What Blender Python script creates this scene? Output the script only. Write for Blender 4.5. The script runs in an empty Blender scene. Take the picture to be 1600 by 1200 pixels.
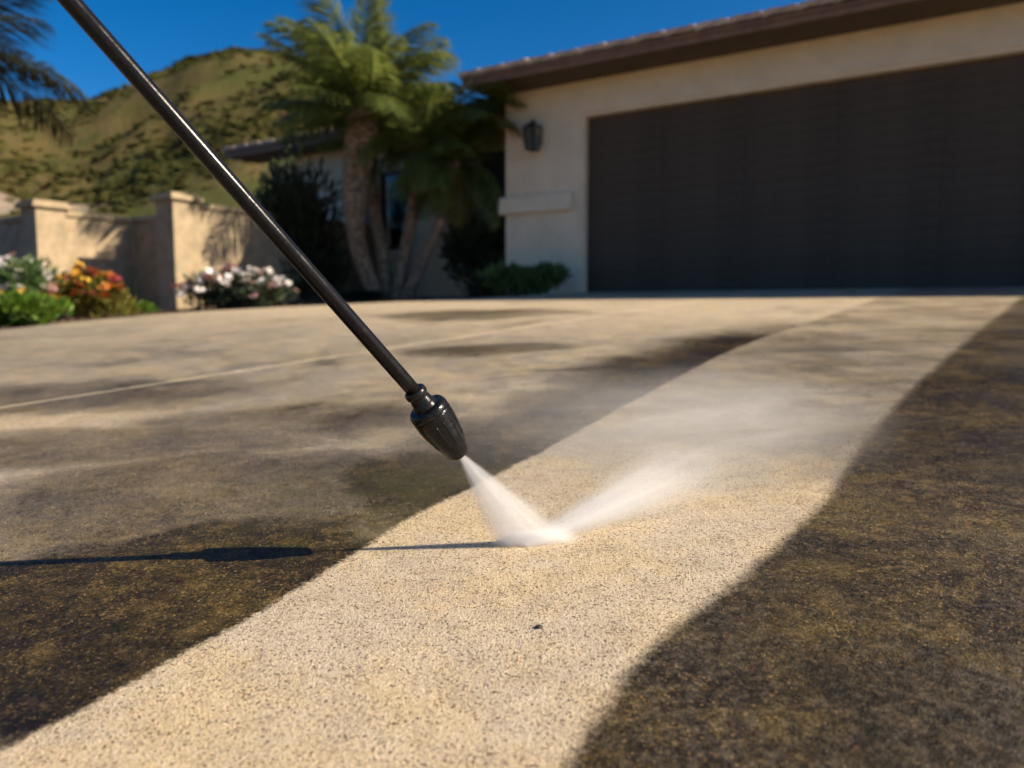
import bpy, bmesh, math, random
import numpy as np
from mathutils import Vector, Matrix, noise

R = math.radians
rnd = random.Random(7)
scene = bpy.context.scene
C = scene.collection

# ------------------------------------------------------------------ camera
F, H, HY = 1200.0, 0.30, 485.0
PITCH = math.atan((600 - HY) / F)
cam = bpy.data.cameras.new('camera')
cam.sensor_width = 36.0
cam.lens = 27.0
cam.clip_start = 0.02
cam.clip_end = 5000
cam.dof.use_dof = True
cam.dof.focus_distance = 0.78
cam.dof.aperture_fstop = 4.6
camo = bpy.data.objects.new('camera', cam)
camo.location = (0, 0, H)
camo.rotation_euler = (R(90) - PITCH, 0, 0)
C.objects.link(camo)
scene.camera = camo

# ------------------------------------------------------------------ light
SUN = Vector((-0.808, 0.199, -0.555)).normalized()      # the way the light travels
SUN_EL = math.asin(-SUN.z)
toward = -SUN
world = bpy.data.worlds.new('World')
scene.world = world
world.use_nodes = True
wn = world.node_tree
sky = wn.nodes.new('ShaderNodeTexSky')
sky.sky_type = 'NISHITA'
sky.sun_disc = False
sky.sun_elevation = SUN_EL
sky.sun_rotation = math.atan2(toward.x, toward.y)
sky.altitude = 2200
sky.air_density = 0.8
sky.dust_density = 5.0
sky.ozone_density = 2.0
hsv = wn.nodes.new('ShaderNodeHueSaturation')
hsv.inputs['Saturation'].default_value = 1.44
wn.links.new(sky.outputs[0], hsv.inputs['Color'])
wn.links.new(hsv.outputs[0], wn.nodes['Background'].inputs['Color'])
wn.nodes['Background'].inputs['Strength'].default_value = 0.069
sl = bpy.data.lights.new('sun', 'SUN')
sl.energy = 4.4
sl.angle = R(0.53)
sl.color = (1.0, 0.86, 0.66)
suno = bpy.data.objects.new('sun', sl)
suno.rotation_euler = SUN.to_track_quat('-Z', 'Y').to_euler()
suno.location = (6, -2, 8)
C.objects.link(suno)

vs = scene.view_settings
vs.view_transform = 'Standard'
vs.look = 'None'
vs.exposure = 1.1
vs.gamma = 1
scene.render.engine = 'CYCLES'
cy = scene.cycles
cy.use_denoising = True
cy.max_bounces = 6
cy.diffuse_bounces = 3
cy.glossy_bounces = 3
cy.adaptive_threshold = 0.02
cy.transparent_max_bounces = 12
cy.volume_bounces = 4
cy.volume_max_steps = 128
cy.caustics_reflective = False
cy.caustics_refractive = False

# ------------------------------------------------------------------ the frame of the place
# n points from the driveway into the garage, fd runs along the garage front to the right
FD = Vector((0.84305, -0.53783)); NN = Vector((0.53783, 0.84305))
SLOPE = 0.0612
TF = 8.542                       # garage front
ZF = SLOPE * TF                  # garage floor


def W(s, t, z=0.0):
    return Vector((FD.x * s + NN.x * t, FD.y * s + NN.y * t, z))


def st(x, y):
    return x * FD.x + y * FD.y, x * NN.x + y * NN.y


def T(x, y):
    t = x * NN.x + y * NN.y
    return SLOPE * max(-14.0, min(TF, t))


cp, sp = math.cos(PITCH), math.sin(PITCH)


def ray(px, py):
    a = (px - 800) / F; b = (600 - py) / F
    return Vector((a, cp + b * sp, -sp + b * cp))


def at(px, py, depth):
    return Vector((0, 0, H)) + ray(px, py) * depth


def ground(px, py):
    d = ray(px, py)
    k = -H / (d.z - SLOPE * (d.x * NN.x + d.y * NN.y))
    return Vector((0, 0, H)) + d * k


def facade(px, py, t):
    """s and z where the line of sight through a pixel meets the upright plane at t"""
    d = ray(px, py)
    k = t / (d.x * NN.x + d.y * NN.y)
    p = Vector((0, 0, H)) + d * k
    return st(p.x, p.y)[0], p.z


# ------------------------------------------------------------------ node helpers
class NT:
    def __init__(self, name):
        self.m = bpy.data.materials.new(name)
        self.m.use_nodes = True
        self.t = self.m.node_tree
        self.b = self.t.nodes.get('Principled BSDF')
        self.out = self.t.nodes.get('Material Output')
        self._co = None

    def n(self, kind, ins=None, **kw):
        x = self.t.nodes.new('ShaderNode' + kind)
        for k, v in kw.items():
            setattr(x, k, v)
        for k, v in (ins or {}).items():
            self.set(x.inputs[k], v)
        return x

    def set(self, sock, v):
        if isinstance(v, bpy.types.NodeSocket):
            self.t.links.new(v, sock)
        elif isinstance(v, (tuple, list)) and sock.type == 'RGBA' and len(v) == 3:
            sock.default_value = (*v, 1)
        else:
            sock.default_value = v

    def co(self, which='Object'):
        if self._co is None:
            self._co = self.n('TexCoord')
        return self._co.outputs[which]

    def math(self, op, a, b=0.0, c=None, clamp=False):
        ins = {0: a, 1: b}
        if c is not None:
            ins[2] = c
        return self.n('Math', ins, operation=op, use_clamp=clamp).outputs[0]

    def noise(self, scale, detail=4, rough=0.55, vec=None, dist=0.0):
        return self.n('TexNoise', {'Vector': vec if vec is not None else self.co(), 'Scale': scale, 'Detail': detail,
                                   'Roughness': rough, 'Distortion': dist}).outputs[0]

    def voro(self, scale, vec=None, feature='F1'):
        return self.n('TexVoronoi', {'Vector': vec if vec is not None else self.co(), 'Scale': scale}, feature=feature)

    def mr(self, v, a, b, lo=0.0, hi=1.0, smooth=True):
        return self.n('MapRange', {0: v, 1: a, 2: b, 3: lo, 4: hi},
                      interpolation_type='SMOOTHSTEP' if smooth else 'LINEAR').outputs[0]

    def mix(self, f, a, b, blend='MIX'):
        x = self.t.nodes.new('ShaderNodeMix')
        x.data_type = 'RGBA'; x.blend_type = blend
        self.set(x.inputs[0], f); self.set(x.inputs[6], a); self.set(x.inputs[7], b)
        return x.outputs[2]

    def bump(self, h, strength=0.5, dist=0.01, normal=None):
        ins = {'Height': h, 'Strength': strength, 'Distance': dist}
        if normal is not None:
            ins['Normal'] = normal
        return self.n('Bump', ins).outputs[0]

    def p(self, **kw):
        names = dict(color='Base Color', rough='Roughness', metal='Metallic', normal='Normal', spec='Specular IOR Level',
                     coat='Coat Weight', trans='Transmission Weight', ior='IOR', alpha='Alpha', coat_rough='Coat Roughness')
        for k, v in kw.items():
            self.set(self.b.inputs[names[k]], v)
        return self.m


def simple(name, col, rough=0.7, var=0.15, scale=8.0, bump=0.0, bscale=60.0, metal=0.0, spec=0.5, bdist=0.005):
    m = NT(name)
    dark = tuple(c * (1 - var) for c in col); light = tuple(min(1, c * (1 + var)) for c in col)
    k = m.mix(m.mr(m.noise(scale, 6, 0.65), 0.3, 0.7), dark, light)
    m.p(color=k, rough=rough, metal=metal, spec=spec)
    if bump:
        m.p(normal=m.bump(m.noise(bscale, 5, 0.65), bump, bdist))
    return m.m


def leafmat(name, a, b, trans=0.3, rough=0.5):
    m = NT(name)
    geo = m.n('NewGeometry')
    k = m.mix(m.mr(geo.outputs['Random Per Island'], 0.0, 1.0, smooth=False), a, b)
    k = m.mix(m.mr(m.noise(3.0, 3), 0.35, 0.65, 0.0, 0.5), k, tuple(0.6 * c for c in a))
    m.p(color=k, rough=rough, spec=0.35)
    tr = m.n('BsdfTranslucent', {'Color': m.mix(0.5, k, b)})
    ms = m.n('MixShader', {0: trans, 1: m.b.outputs[0], 2: tr.outputs[0]})
    m.t.links.new(ms.outputs[0], m.out.inputs['Surface'])
    return m.m


# ------------------------------------------------------------------ mesh helpers
class MB:
    def __init__(self):
        self.v = []; self.f = []

    def add(self, vs_, fs):
        o = len(self.v)
        self.v.extend([tuple(q) for q in vs_])
        self.f.extend([tuple(o + i for i in f) for f in fs])
        return self

    def box8(self, p):
        return self.add(p, [(0, 3, 2, 1), (4, 5, 6, 7), (0, 1, 5, 4), (1, 2, 6, 5), (2, 3, 7, 6), (3, 0, 4, 7)])

    def box(self, lo, hi):
        (a, b, c), (d, e, f) = lo, hi
        return self.box8([(a, b, c), (d, b, c), (d, e, c), (a, e, c), (a, b, f), (d, b, f), (d, e, f), (a, e, f)])

    def sbox(self, s0, s1, t0, t1, z0, z1):
        """box along the house axes"""
        q = [(s0, t0), (s1, t0), (s1, t1), (s0, t1)]
        return self.box8([W(s, t, z0) for s, t in q] + [W(s, t, z1) for s, t in q])

    def tube(self, pts, rads, seg=12, caps=True):
        pts = [Vector(p) for p in pts]
        o = len(self.v); m = len(pts)
        ref = None
        for i, p in enumerate(pts):
            d = (pts[min(i + 1, m - 1)] - pts[max(i - 1, 0)])
            d = d.normalized() if d.length > 1e-9 else Vector((0, 0, 1))
            if ref is None:
                ref = d.orthogonal().normalized()
            u = (ref - d * ref.dot(d)).normalized(); ref = u
            w = d.cross(u)
            for k in range(seg):
                a = 2 * math.pi * k / seg
                r = rads[i] if not callable(rads) else rads(i, k)
                self.v.append(tuple(p + (u * math.cos(a) + w * math.sin(a)) * r))
        for i in range(m - 1):
            for k in range(seg):
                k2 = (k + 1) % seg
                self.f.append((o + i * seg + k, o + i * seg + k2, o + (i + 1) * seg + k2, o + (i + 1) * seg + k))
        if caps:
            self.f.append(tuple(o + k for k in reversed(range(seg))))
            self.f.append(tuple(o + (m - 1) * seg + k for k in range(seg)))
        return self

    def mesh(self, name, smooth=False):
        me = bpy.data.meshes.new(name)
        me.from_pydata(self.v, [], self.f)
        if smooth:
            me.polygons.foreach_set('use_smooth', [True] * len(me.polygons))
        me.update()
        return me

    def build(self, name, mat, parent=None, smooth=False, bevel=0.0, loc=None):
        return obj(name, self.mesh(name, smooth), mat, parent, bevel, loc)


def obj(name, me, mat=None, parent=None, bevel=0.0, loc=None):
    o = bpy.data.objects.new(name, me)
    if mat is not None and me is not None and not me.materials:
        me.materials.append(mat)
    C.objects.link(o)
    if parent is not None:
        o.parent = parent
        if loc is None:                      # geometry written in world space
            o.location = -parent.location
    if loc is not None:
        o.location = loc
    if bevel:
        b = o.modifiers.new('bevel', 'BEVEL'); b.width = bevel; b.segments = 2; b.limit_method = 'ANGLE'
    return o


def empty(name, loc, label, cat, group=None):
    o = bpy.data.objects.new(name, None)
    o.location = loc
    o.empty_display_size = 0.1
    C.objects.link(o)
    return tag(o, label, cat, group)


def tag(o, label=None, cat=None, group=None, kind=None):
    if label: o['label'] = label
    if cat: o['category'] = cat
    if group: o['group'] = group
    if kind: o['kind'] = kind
    return o


# ------------------------------------------------------------------ materials
def concrete(name, grains=False, fill=False):
    m = NT(name)
    P = m.co()
    dt = m.n('VectorMath', {0: P, 1: (NN.x, NN.y, 0)}, operation='DOT_PRODUCT').outputs['Value']
    ds = m.n('VectorMath', {0: P, 1: (FD.x, FD.y, 0)}, operation='DOT_PRODUCT').outputs['Value']
    tn = m.math('DIVIDE', dt, 9.0)

    def curve(pts):
        c = m.n('FloatCurve', {'Value': tn})
        cv = c.mapping.curves[0]
        pts = [(t / 9.0, (s + 1) / 2) for t, s in pts]
        cv.points[0].location = pts[0]; cv.points[1].location = pts[-1]
        for q in pts[1:-1]:
            cv.points.new(*q)
        c.mapping.update()
        return m.math('MULTIPLY_ADD', c.outputs[0], 2.0, -1.0)

    left = [(0, -.52), (.22, -.537), (.406, -.554), (.624, -.59), (.716, -.607), (.961, -.625), (1.649, -.70), (2.81, -.80), (4.12, -.80), (9, -.8)]
    right = [(0, -.18), (.388, -.211), (.482, -.221), (.581, -.221), (.676, -.206), (.82, -.192), (1.017, -.178), (1.231, -.182), (1.58, -.181), (2.6, -.135), (6.61, .114), (9, .26)]
    Lc, Rc = curve(left), curve(right)
    # uneven edge of the washed lane
    e = m.math('ADD', m.math('MULTIPLY_ADD', m.noise(14, 3), .012, -.006), m.math('MULTIPLY_ADD', m.noise(150, 2, .7), .018, -.009))
    far = m.mr(dt, .6, 7.0, 1.0, 3.5)
    cl = m.mr(m.math('DIVIDE', m.math('ADD', m.math('SUBTRACT', ds, Lc), e), far), -.006, .007)
    cr = m.mr(m.math('DIVIDE', m.math('ADD', m.math('SUBTRACT', Rc, ds), e), far), -.011, .012)
    clean = m.math('MULTIPLY', cl, cr)
    # where algae and dirt sit
    sep = m.n('SeparateXYZ', {0: P})
    w1 = m.n('TexNoise', {'Vector': P, 'Scale': 2.2, 'Detail': 4, 'Roughness': .62})
    wv = m.n('VectorMath', {0: w1.outputs['Color'], 1: (.5, .5, .5)}, operation='SUBTRACT').outputs[0]
    wx = m.n('SeparateXYZ', {0: wv})
    acc = None
    blobs = [  # pixel centre, half width, half height, amount
        (120, 1040, 560, 230, .97), (560, 905, 190, 80, .85), (640, 770, 190, 75, .78), (300, 800, 420, 110, .60),
        (80, 625, 260, 26, .55), (470, 655, 260, 26, .46), (740, 492, 150, 8, .62), (770, 546, 140, 10, .55),
        (130, 700, 360, 34, .58)]
    for px, py, hw, hh, amt in blobs:
        c0 = ground(px, py)
        rx = (ground(px + hw, py).x - ground(px - hw, py).x) / 2
        ry = (ground(px, py - hh).y - ground(px, py + hh).y) / 2
        cy_ = (ground(px, py - hh).y + ground(px, py + hh).y) / 2
        k = min(rx, ry)
        dx = m.math('DIVIDE', m.math('SUBTRACT', m.math('MULTIPLY_ADD', wx.outputs[0], 1.5 * k, sep.outputs[0]), c0.x), rx)
        dy = m.math('DIVIDE', m.math('SUBTRACT', m.math('MULTIPLY_ADD', wx.outputs[1], 1.5 * k, sep.outputs[1]), cy_), ry)
        rr = m.math('ADD', m.math('MULTIPLY', dx, dx), m.math('MULTIPLY', dy, dy))
        v = m.mr(rr, 1.5, .25, 0.0, amt)
        acc = v if acc is None else m.math('MAXIMUM', acc, v)
    # the dark band the last pass left beside the lane
    dl = m.math('SUBTRACT', Lc, ds)
    bw = m.math('MULTIPLY', m.mr(dt, .8, 2.2, .34, .46), m.math('MULTIPLY_ADD', wx.outputs[0], 1.1, 1.0))
    band = m.math('MULTIPLY', m.mr(m.math('DIVIDE', dl, bw), 1.0, .25), m.math('MULTIPLY', m.mr(dt, .75, 1.1), m.mr(dt, 4.6, 2.4)))
    acc = m.math('MAXIMUM', acc, m.math('MULTIPLY', band, .92))
    acc = m.math('ADD', acc, m.math('MULTIPLY', m.mr(dt, 3.6, 1.9), m.math('MULTIPLY_ADD', wx.outputs[2], .30, .14)))
    big = m.noise(1.6, 4, .65)
    med = m.noise(9, 4, .7)
    acc = m.math('ADD', acc, m.mr(m.noise(1.1, 4, .7, dist=.6), .50, .72, 0.0, .40))
    acc = m.math('ADD', acc, m.mr(med, .3, .75, .0, .14))
    rightside = m.math('MULTIPLY', m.mr(m.math('SUBTRACT', ds, Rc), -.05, .0), m.mr(ds, .9, .6))  # dirt ends out of view, leaving unseen pale concrete to bounce light onto the facade
    rd = m.math('ADD', m.mr(big, .3, .7, .86, 1.0), m.mr(dt, 3.0, 8.0, 0, -.12))
    dirt = m.math('MAXIMUM', m.math('MULTIPLY', acc, m.math('SUBTRACT', 1.0, rightside)), m.math('MULTIPLY', rd, rightside))
    dirt = m.math('MULTIPLY', dirt, m.math('SUBTRACT', 1.0, clean), clamp=True)
    lane = m.math('MULTIPLY', m.mr(dt, .92, 1.45), m.mr(m.noise(2.6, 3, .7), .30, .72, .26, .62))
    dirt = m.math('ADD', dirt, m.math('MULTIPLY', lane, clean), clamp=True)
    # fine aggregate
    g1 = m.voro(560)
    n1 = m.noise(620, 2, .75)
    mid = m.noise(32, 3, .72)
    n2 = m.math('ADD', m.noise(270, 3, .75), m.math('MULTIPLY_ADD', mid, .42, -.21))
    gv = m.n('SeparateColor', {0: g1.outputs['Color']})
    n5 = m.noise(7, 4, .65)
    c_a = m.mix(m.mr(n5, .36, .64), (.46, .385, .285), (.51, .40, .245))
    c_a = m.mix(m.mr(med, .50, .68, 0, .6), c_a, (.385, .32, .235))
    c_a = m.mix(m.mr(n2, .49, .34, 0, .62), c_a, (.21, .155, .10))
    c_a = m.mix(m.mr(n2, .55, .70, 0, .65), c_a, (.66, .555, .41))
    c_a = m.mix(m.mr(gv.outputs[2], .93, .945, 0, .85), c_a, (.065, .045, .03))
    c_a = m.mix(m.mr(n1, .42, .28, 0, .6), c_a, (.14, .10, .065))
    # concrete still damp behind the jet and left of it
    damp = m.math('MULTIPLY', m.math('MULTIPLY', m.mr(dt, .80, 1.25), m.mr(dt, 5.0, 2.6)), m.math('MULTIPLY', m.mr(ds, .9, .6), m.mr(m.math('ADD', med, wx.outputs[1]), .25, .62, .45, 1.0)))
    c_a = m.mix(damp, c_a, m.mix(1.0, c_a, (.66, .685, .73), 'MULTIPLY'))
    d_b = m.mix(m.mr(m.noise(5.5, 4, .65), .38, .62), (.013, .0075, .0024), (.042, .028, .0060))
    d_b = m.mix(m.mr(mid, .48, .66, 0, .6), d_b, (.066, .043, .011))
    d_b = m.mix(m.mr(n2, .52, .70, 0, .7), d_b, (.145, .092, .026))
    d_b = m.mix(m.mr(gv.outputs[1], .955, .97, 0, .55), d_b, (.30, .19, .07))
    d_b = m.mix(m.mr(n2, .49, .37, 0, .85), d_b, (.005, .003, .001))
    tone = m.mr(m.noise(3.4, 4, .68, dist=.5), .34, .66, .38, 1.40)
    d_b = m.n('VectorMath', {0: d_b, 3: tone}, operation='SCALE').outputs[0]
    # green algae where the wash has thinned the dirt
    gr0 = ground(600, 775)
    gx = m.math('SUBTRACT', sep.outputs[0], gr0.x); gy = m.math('SUBTRACT', sep.outputs[1], gr0.y)
    gg = m.mr(m.math('SQRT', m.math('ADD', m.math('MULTIPLY', gx, gx), m.math('MULTIPLY', gy, gy))), .34, .04, 0, .75)
    d_b = m.mix(m.math('MULTIPLY', gg, m.mr(med, .3, .6)), d_b, (.055, .048, .008))
    dcurve = m.mr(dirt, .0, 1.0, 0.0, 1.0, smooth=False)
    thr = m.math('ADD', dcurve, m.math('MULTIPLY_ADD', m.noise(110, 3, .75), .5, -.25), clamp=False)
    thr = m.math('MULTIPLY', m.mr(thr, .02, .98, smooth=False), m.mr(dcurve, 0, .12), clamp=True)
    col = m.mix(thr, c_a, d_b)
    if grains:
        geo = m.n('NewGeometry')
        rpi = geo.outputs['Random Per Island']
        col = m.mix(1.0, col, m.mix(rpi, (.55, .50, .45), (1.5, 1.4, 1.25)), 'MULTIPLY')
    if fill:
        col = m.mix(.9, col, (.74, .63, .48))
    wet = m.mr(thr, .1, .7)
    rgh = m.mr(wet, 0, 1, .85, .50, smooth=False)
    # standing film of water left of the lance
    w0 = ground(300, 735)
    wx_ = m.math('DIVIDE', m.math('SUBTRACT', sep.outputs[0], w0.x), .62); wy_ = m.math('DIVIDE', m.math('SUBTRACT', sep.outputs[1], w0.y), .34)
    film = m.mr(m.math('ADD', m.math('ADD', m.math('MULTIPLY', wx_, wx_), m.math('MULTIPLY', wy_, wy_)), m.math('MULTIPLY_ADD', med, 2.4, -1.2)), 1.3, .2)
    rgh = m.math('MULTIPLY_ADD', m.math('MULTIPLY', film, m.math('SUBTRACT', 1.0, clean)), -.34, rgh)
    rgh = m.math('MULTIPLY_ADD', damp, -.20, rgh)
    rgh = m.math('ADD', rgh, m.math('MULTIPLY_ADD', m.noise(60, 2), .3, -.15))
    m.p(color=col, rough=m.math('MAXIMUM', rgh, .16), spec=m.math('MULTIPLY_ADD', m.math('MULTIPLY', film, m.math('SUBTRACT', 1.0, clean)), .55, m.mr(wet, 0, 1, .2, .28, smooth=False)))
    h = m.math('ADD', m.math('MULTIPLY', n1, .7), m.math('MULTIPLY', n2, 1.5))
    h = m.math('ADD', h, m.math('MULTIPLY', m.mr(g1.outputs['Distance'], 0, .8, 1, 0), .35))
    m.p(normal=m.bump(h, .7, .0015))
    return m.m


M = {}
M['concrete'] = concrete('concrete')
M['joint'] = concrete('joint_sealant', fill=True)
M['grit'] = concrete('grit', grains=True)
M['soil'] = simple('soil', (.105, .066, .038), .95, .45, 5, .9, 45, bdist=.03)
M['stucco'] = simple('stucco', (.77, .615, .42), .9, .07, 3, .55, 120, bdist=.004)
M['stucco_trim'] = simple('stucco_trim', (.78, .63, .44), .9, .06, 4, .5, 130, bdist=.003)
M['door'] = simple('door_wood', (.078, .056, .038), .75, .2, 3, .2, 40, spec=.2, bdist=.002)
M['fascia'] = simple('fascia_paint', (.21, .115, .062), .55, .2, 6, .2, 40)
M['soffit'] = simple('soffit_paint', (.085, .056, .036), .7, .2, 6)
M['wall_block'] = simple('wall_block', (.33, .255, .16), .92, .2, 6, .7, 70, bdist=.008)
M['mortar'] = simple('mortar', (.36, .30, .22), .95, .1, 9, .4, 90)
M['iron'] = simple('iron', (.02, .016, .013), .55, .3, 30, .2, 90)
M['pebble'] = simple('pebble_stone', (.03, .022, .016), .6, .3, 200)
M['curtain'] = simple('curtain', (.62, .60, .56), .9, .08, 3)
M['window_frame'] = simple('window_frame_paint', (.035, .026, .02), .5, .15, 8)
M['entry_door'] = simple('entry_door_wood', (.06, .034, .022), .5, .3, 10)
M['stem'] = simple('stem_bark', (.10, .07, .045), .9, .3, 40)


def tile_mat():
    m = NT('roof_tile')
    oi = m.n('ObjectInfo')
    k = m.mix(oi.outputs['Random'], (.52, .36, .24), (.66, .50, .36))
    k = m.mix(m.mr(m.noise(9, 5, .7), .4, .7, 0, .6), k, (.13, .085, .06))
    return m.p(color=k, rough=.85, normal=m.bump(m.noise(60, 4), .4, .006))


M['tile'] = tile_mat()


def glass_mat(name, tint=(.8, .85, .85), rough=.03):
    m = NT(name)
    return m.p(color=tint, rough=rough, trans=1.0, ior=1.45)


M['glass'] = glass_mat('window_glass')
M['lamp_glass'] = glass_mat('lantern_glass', (.75, .68, .5), .25)


def pipe_mat():
    m = NT('lance_black')
    oc = m.co()
    k = m.mix(m.mr(m.noise(140, 5, .7), .5, .78), (.008, .0072, .0072), (.022, .019, .017))
    r = m.mr(m.noise(60, 5, .7), .3, .75, .13, .27)
    return m.p(color=k, rough=r, spec=.16, normal=m.bump(m.noise(420, 3, .6), .12, .0006))


def nozzle_mat():
    m = NT('nozzle_black')
    k = m.mix(m.mr(m.noise(90, 6, .75), .5, .72), (.007, .0068, .007), (.026, .025, .024))
    r = m.mr(m.noise(120, 5, .7), .3, .7, .12, .34)
    drops = m.voro(330)
    h = m.math('ADD', m.math('MULTIPLY', m.noise(260, 4), .6), m.mr(drops.outputs['Distance'], .15, .45, .6, 0))
    return m.p(color=k, rough=r, spec=.22, normal=m.bump(h, .25, .0010))


M['pipe'] = pipe_mat()
M['nozzle'] = nozzle_mat()
M['collar'] = simple('collar_metal', (.010, .009, .0085), .26, .35, 120, .2, 300, metal=0.0, spec=.22, bdist=.0006)


def trunk_mat():
    m = NT('palm_bark')
    k = m.mix(m.mr(m.noise(16, 6, .7), .35, .68), (.11, .075, .046), (.42, .285, .175))
    return m.p(color=k, rough=.95, normal=m.bump(m.noise(60, 5, .7), .8, .02))


M['bark'] = trunk_mat()
M['frond'] = leafmat('palm_leaf', (.075, .115, .032), (.245, .275, .064), .5, .45)
M['frond_fill_light'] = leafmat('palm_leaf_fill_light', (.095, .14, .038), (.26, .30, .07), .5, .45)  # leaf colour lifted, painted-in fill light for the shaded lower crowns
M['frond_dark'] = leafmat('palm_leaf_dark', (.030, .040, .022), (.075, .075, .035), .25, .5)
M['frond_dry'] = leafmat('palm_leaf_yellowing', (.16, .13, .035), (.28, .21, .06), .4, .6)
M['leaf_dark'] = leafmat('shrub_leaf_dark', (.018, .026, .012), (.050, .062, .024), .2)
M['leaf_mid'] = leafmat('shrub_leaf', (.065, .12, .038), (.13, .21, .06), .35)
M['leaf_grey'] = leafmat('grey_green_leaf', (.045, .062, .035), (.10, .13, .07), .25)
M['leaf_bright'] = leafmat('bright_leaf', (.07, .15, .012), (.17, .28, .03), .4)
M['leaf_orange'] = leafmat('orange_leaf', (.10, .125, .02), (.30, .23, .045), .4)
M['petal_white'] = simple('petal_white', (.74, .70, .68), .7, .1, 30)
M['petal_pink'] = simple('petal_pink', (.55, .30, .27), .7, .15, 30)
M['petal_yellow'] = simple('petal_yellow', (.62, .36, .03), .7, .2, 30)
M['petal_orange'] = simple('petal_orange', (.55, .17, .03), .7, .2, 30)
M['petal_red'] = simple('petal_red', (.26, .035, .04), .7, .2, 30)


# ------------------------------------------------------------------ ground
def make_ground():
    mb = MB()
    radii = [0.4 * (1.09 ** i) for i in range(98)]
    na = 180
    mb.v.append((0, 0, -.05))
    for r in radii:
        for k in range(na):
            a = 2 * math.pi * k / na
            x, y = r * math.cos(a), r * math.sin(a)
            z = T(x, y) - .045
            z += .012 * noise.noise(Vector((x * 1.3, y * 1.3, 0)))
            mb.v.append((x, y, z))
    for k in range(na):
        mb.f.append((0, 1 + k, 1 + (k + 1) % na))
    for i in range(len(radii) - 1):
        for k in range(na):
            a = 1 + i * na + k; b = 1 + i * na + (k + 1) % na
            mb.f.append((a, a + na, b + na, b))
    o = mb.build('ground', M['soil'], smooth=True)
    tag(o, kind='structure')


make_ground()

# the driveway: two slabs with a sealed joint that runs to the middle of the garage door
EDGE = [(-3.9, -9.5), (-3.85, 3.0), (-3.78, 4.4), (-3.66, 5.5), (-3.505, 6.49), (-3.145, 7.45), (-2.62, 7.9), (-1.785, 8.281), (-.435, 8.80), (.80, 9.36)]
JS = -2.12


def smooth_poly(pts, k=6):
    out = []
    for i in range(len(pts) - 1):
        p0 = Vector(pts[max(i - 1, 0)]); p1 = Vector(pts[i]); p2 = Vector(pts[i + 1]); p3 = Vector(pts[min(i + 2, len(pts) - 1)])
        for j in range(k):
            u = j / k
            out.append(.5 * ((2 * p1) + (p2 - p0) * u + (2 * p0 - 5 * p1 + 4 * p2 - p3) * u * u + (3 * p1 - p0 - 3 * p2 + p3) * u ** 3))
    out.append(Vector(pts[-1]))
    return out


drive = bpy.data.objects.new('driveway', None)
C.objects.link(drive)
tag(drive, kind='structure')


def slab(poly, name='concrete_slab', mat=None, dz=0.0, thick=.11):
    bm = bmesh.new()
    top = [bm.verts.new((x, y, SLOPE * (x * NN.x + y * NN.y) + dz)) for x, y in poly]
    f = bm.faces.new(top)
    f.normal_update()
    if f.normal.z < 0:
        f.normal_flip()
    r = bmesh.ops.extrude_face_region(bm, geom=[f])
    for g in r['geom']:
        if isinstance(g, bmesh.types.BMVert):
            g.co.z -= thick
    bmesh.ops.recalc_face_normals(bm, faces=bm.faces)
    bmesh.ops.triangulate(bm, faces=[q for q in bm.faces if len(q.verts) > 4])
    me = bpy.data.meshes.new(name); bm.to_mesh(me); bm.free()
    return obj(name, me, mat or M['concrete'], drive)


edge = smooth_poly(EDGE)
p_end = W(st(*EDGE[-1])[0], TF - .012)
gap = .010
left_poly = [tuple(q) for q in edge] + [tuple(p_end.xy), tuple(W(JS - gap, TF - .012).xy), tuple(W(JS - gap, -12).xy)]
slab(left_poly)
slab([tuple(W(s, t).xy) for s, t in ((JS + gap, -12), (13, -12), (13, TF - .012), (JS + gap, TF - .012))])  # extended out of view to bounce added light onto the garage front
slab([tuple(W(s, t).xy) for s, t in ((JS - gap, -12), (JS + gap, -12), (JS + gap, TF - .012), (JS - gap, TF - .012))], 'joint_sealant', M['joint'], -.0015, .06)


# loose grit and proud sand grains in the near concrete
def make_grit():
    g = np.random.default_rng(3)
    N = 45000
    d = .40 + 1.5 * g.random(N) ** 1.25
    px = g.uniform(-40, 1640, N)
    x = (px - 800) / F * d * 1.02
    y = d
    sz = g.uniform(.0003, .0009, N) * (1 + .5 * (d - .4))
    z = SLOPE * (x * NN.x + y * NN.y)
    base = np.array([(1, 0, 0), (0, 1, 0), (-1, 0, 0), (0, -1, 0), (0, 0, .75), (0, 0, -.5)], float)
    ang = g.uniform(0, 6.283, N); el = g.uniform(.6, 1.5, N)
    jit = g.uniform(.65, 1.35, (N, 6, 1))
    v = base[None] * jit
    v[:, :, 0] *= el[:, None]
    ca, sa = np.cos(ang)[:, None], np.sin(ang)[:, None]
    vx = v[:, :, 0] * ca - v[:, :, 1] * sa; vy = v[:, :, 0] * sa + v[:, :, 1] * ca
    V = np.stack([vx, vy, v[:, :, 2]], 2) * sz[:, None, None]
    V += np.stack([x, y, z], 1)[:, None, :]
    tri = np.array([(0, 1, 4), (1, 2, 4), (2, 3, 4), (3, 0, 4), (1, 0, 5), (2, 1, 5), (3, 2, 5), (0, 3, 5)])
    Fc = (np.arange(N) * 6)[:, None, None] + tri[None]
    me = bpy.data.meshes.new('grit')
    me.vertices.add(N * 6); me.vertices.foreach_set('co', V.ravel())
    nf = N * 8
    me.loops.add(nf * 3); me.loops.foreach_set('vertex_index', Fc.ravel().astype(np.int32))
    me.polygons.add(nf); me.polygons.foreach_set('loop_start', np.arange(0, nf * 3, 3, dtype=np.int32))
    me.update(); me.validate()
    o = obj('grit', me, M['grit'], drive)
    tag(o, kind='stuff')


make_grit()


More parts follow.
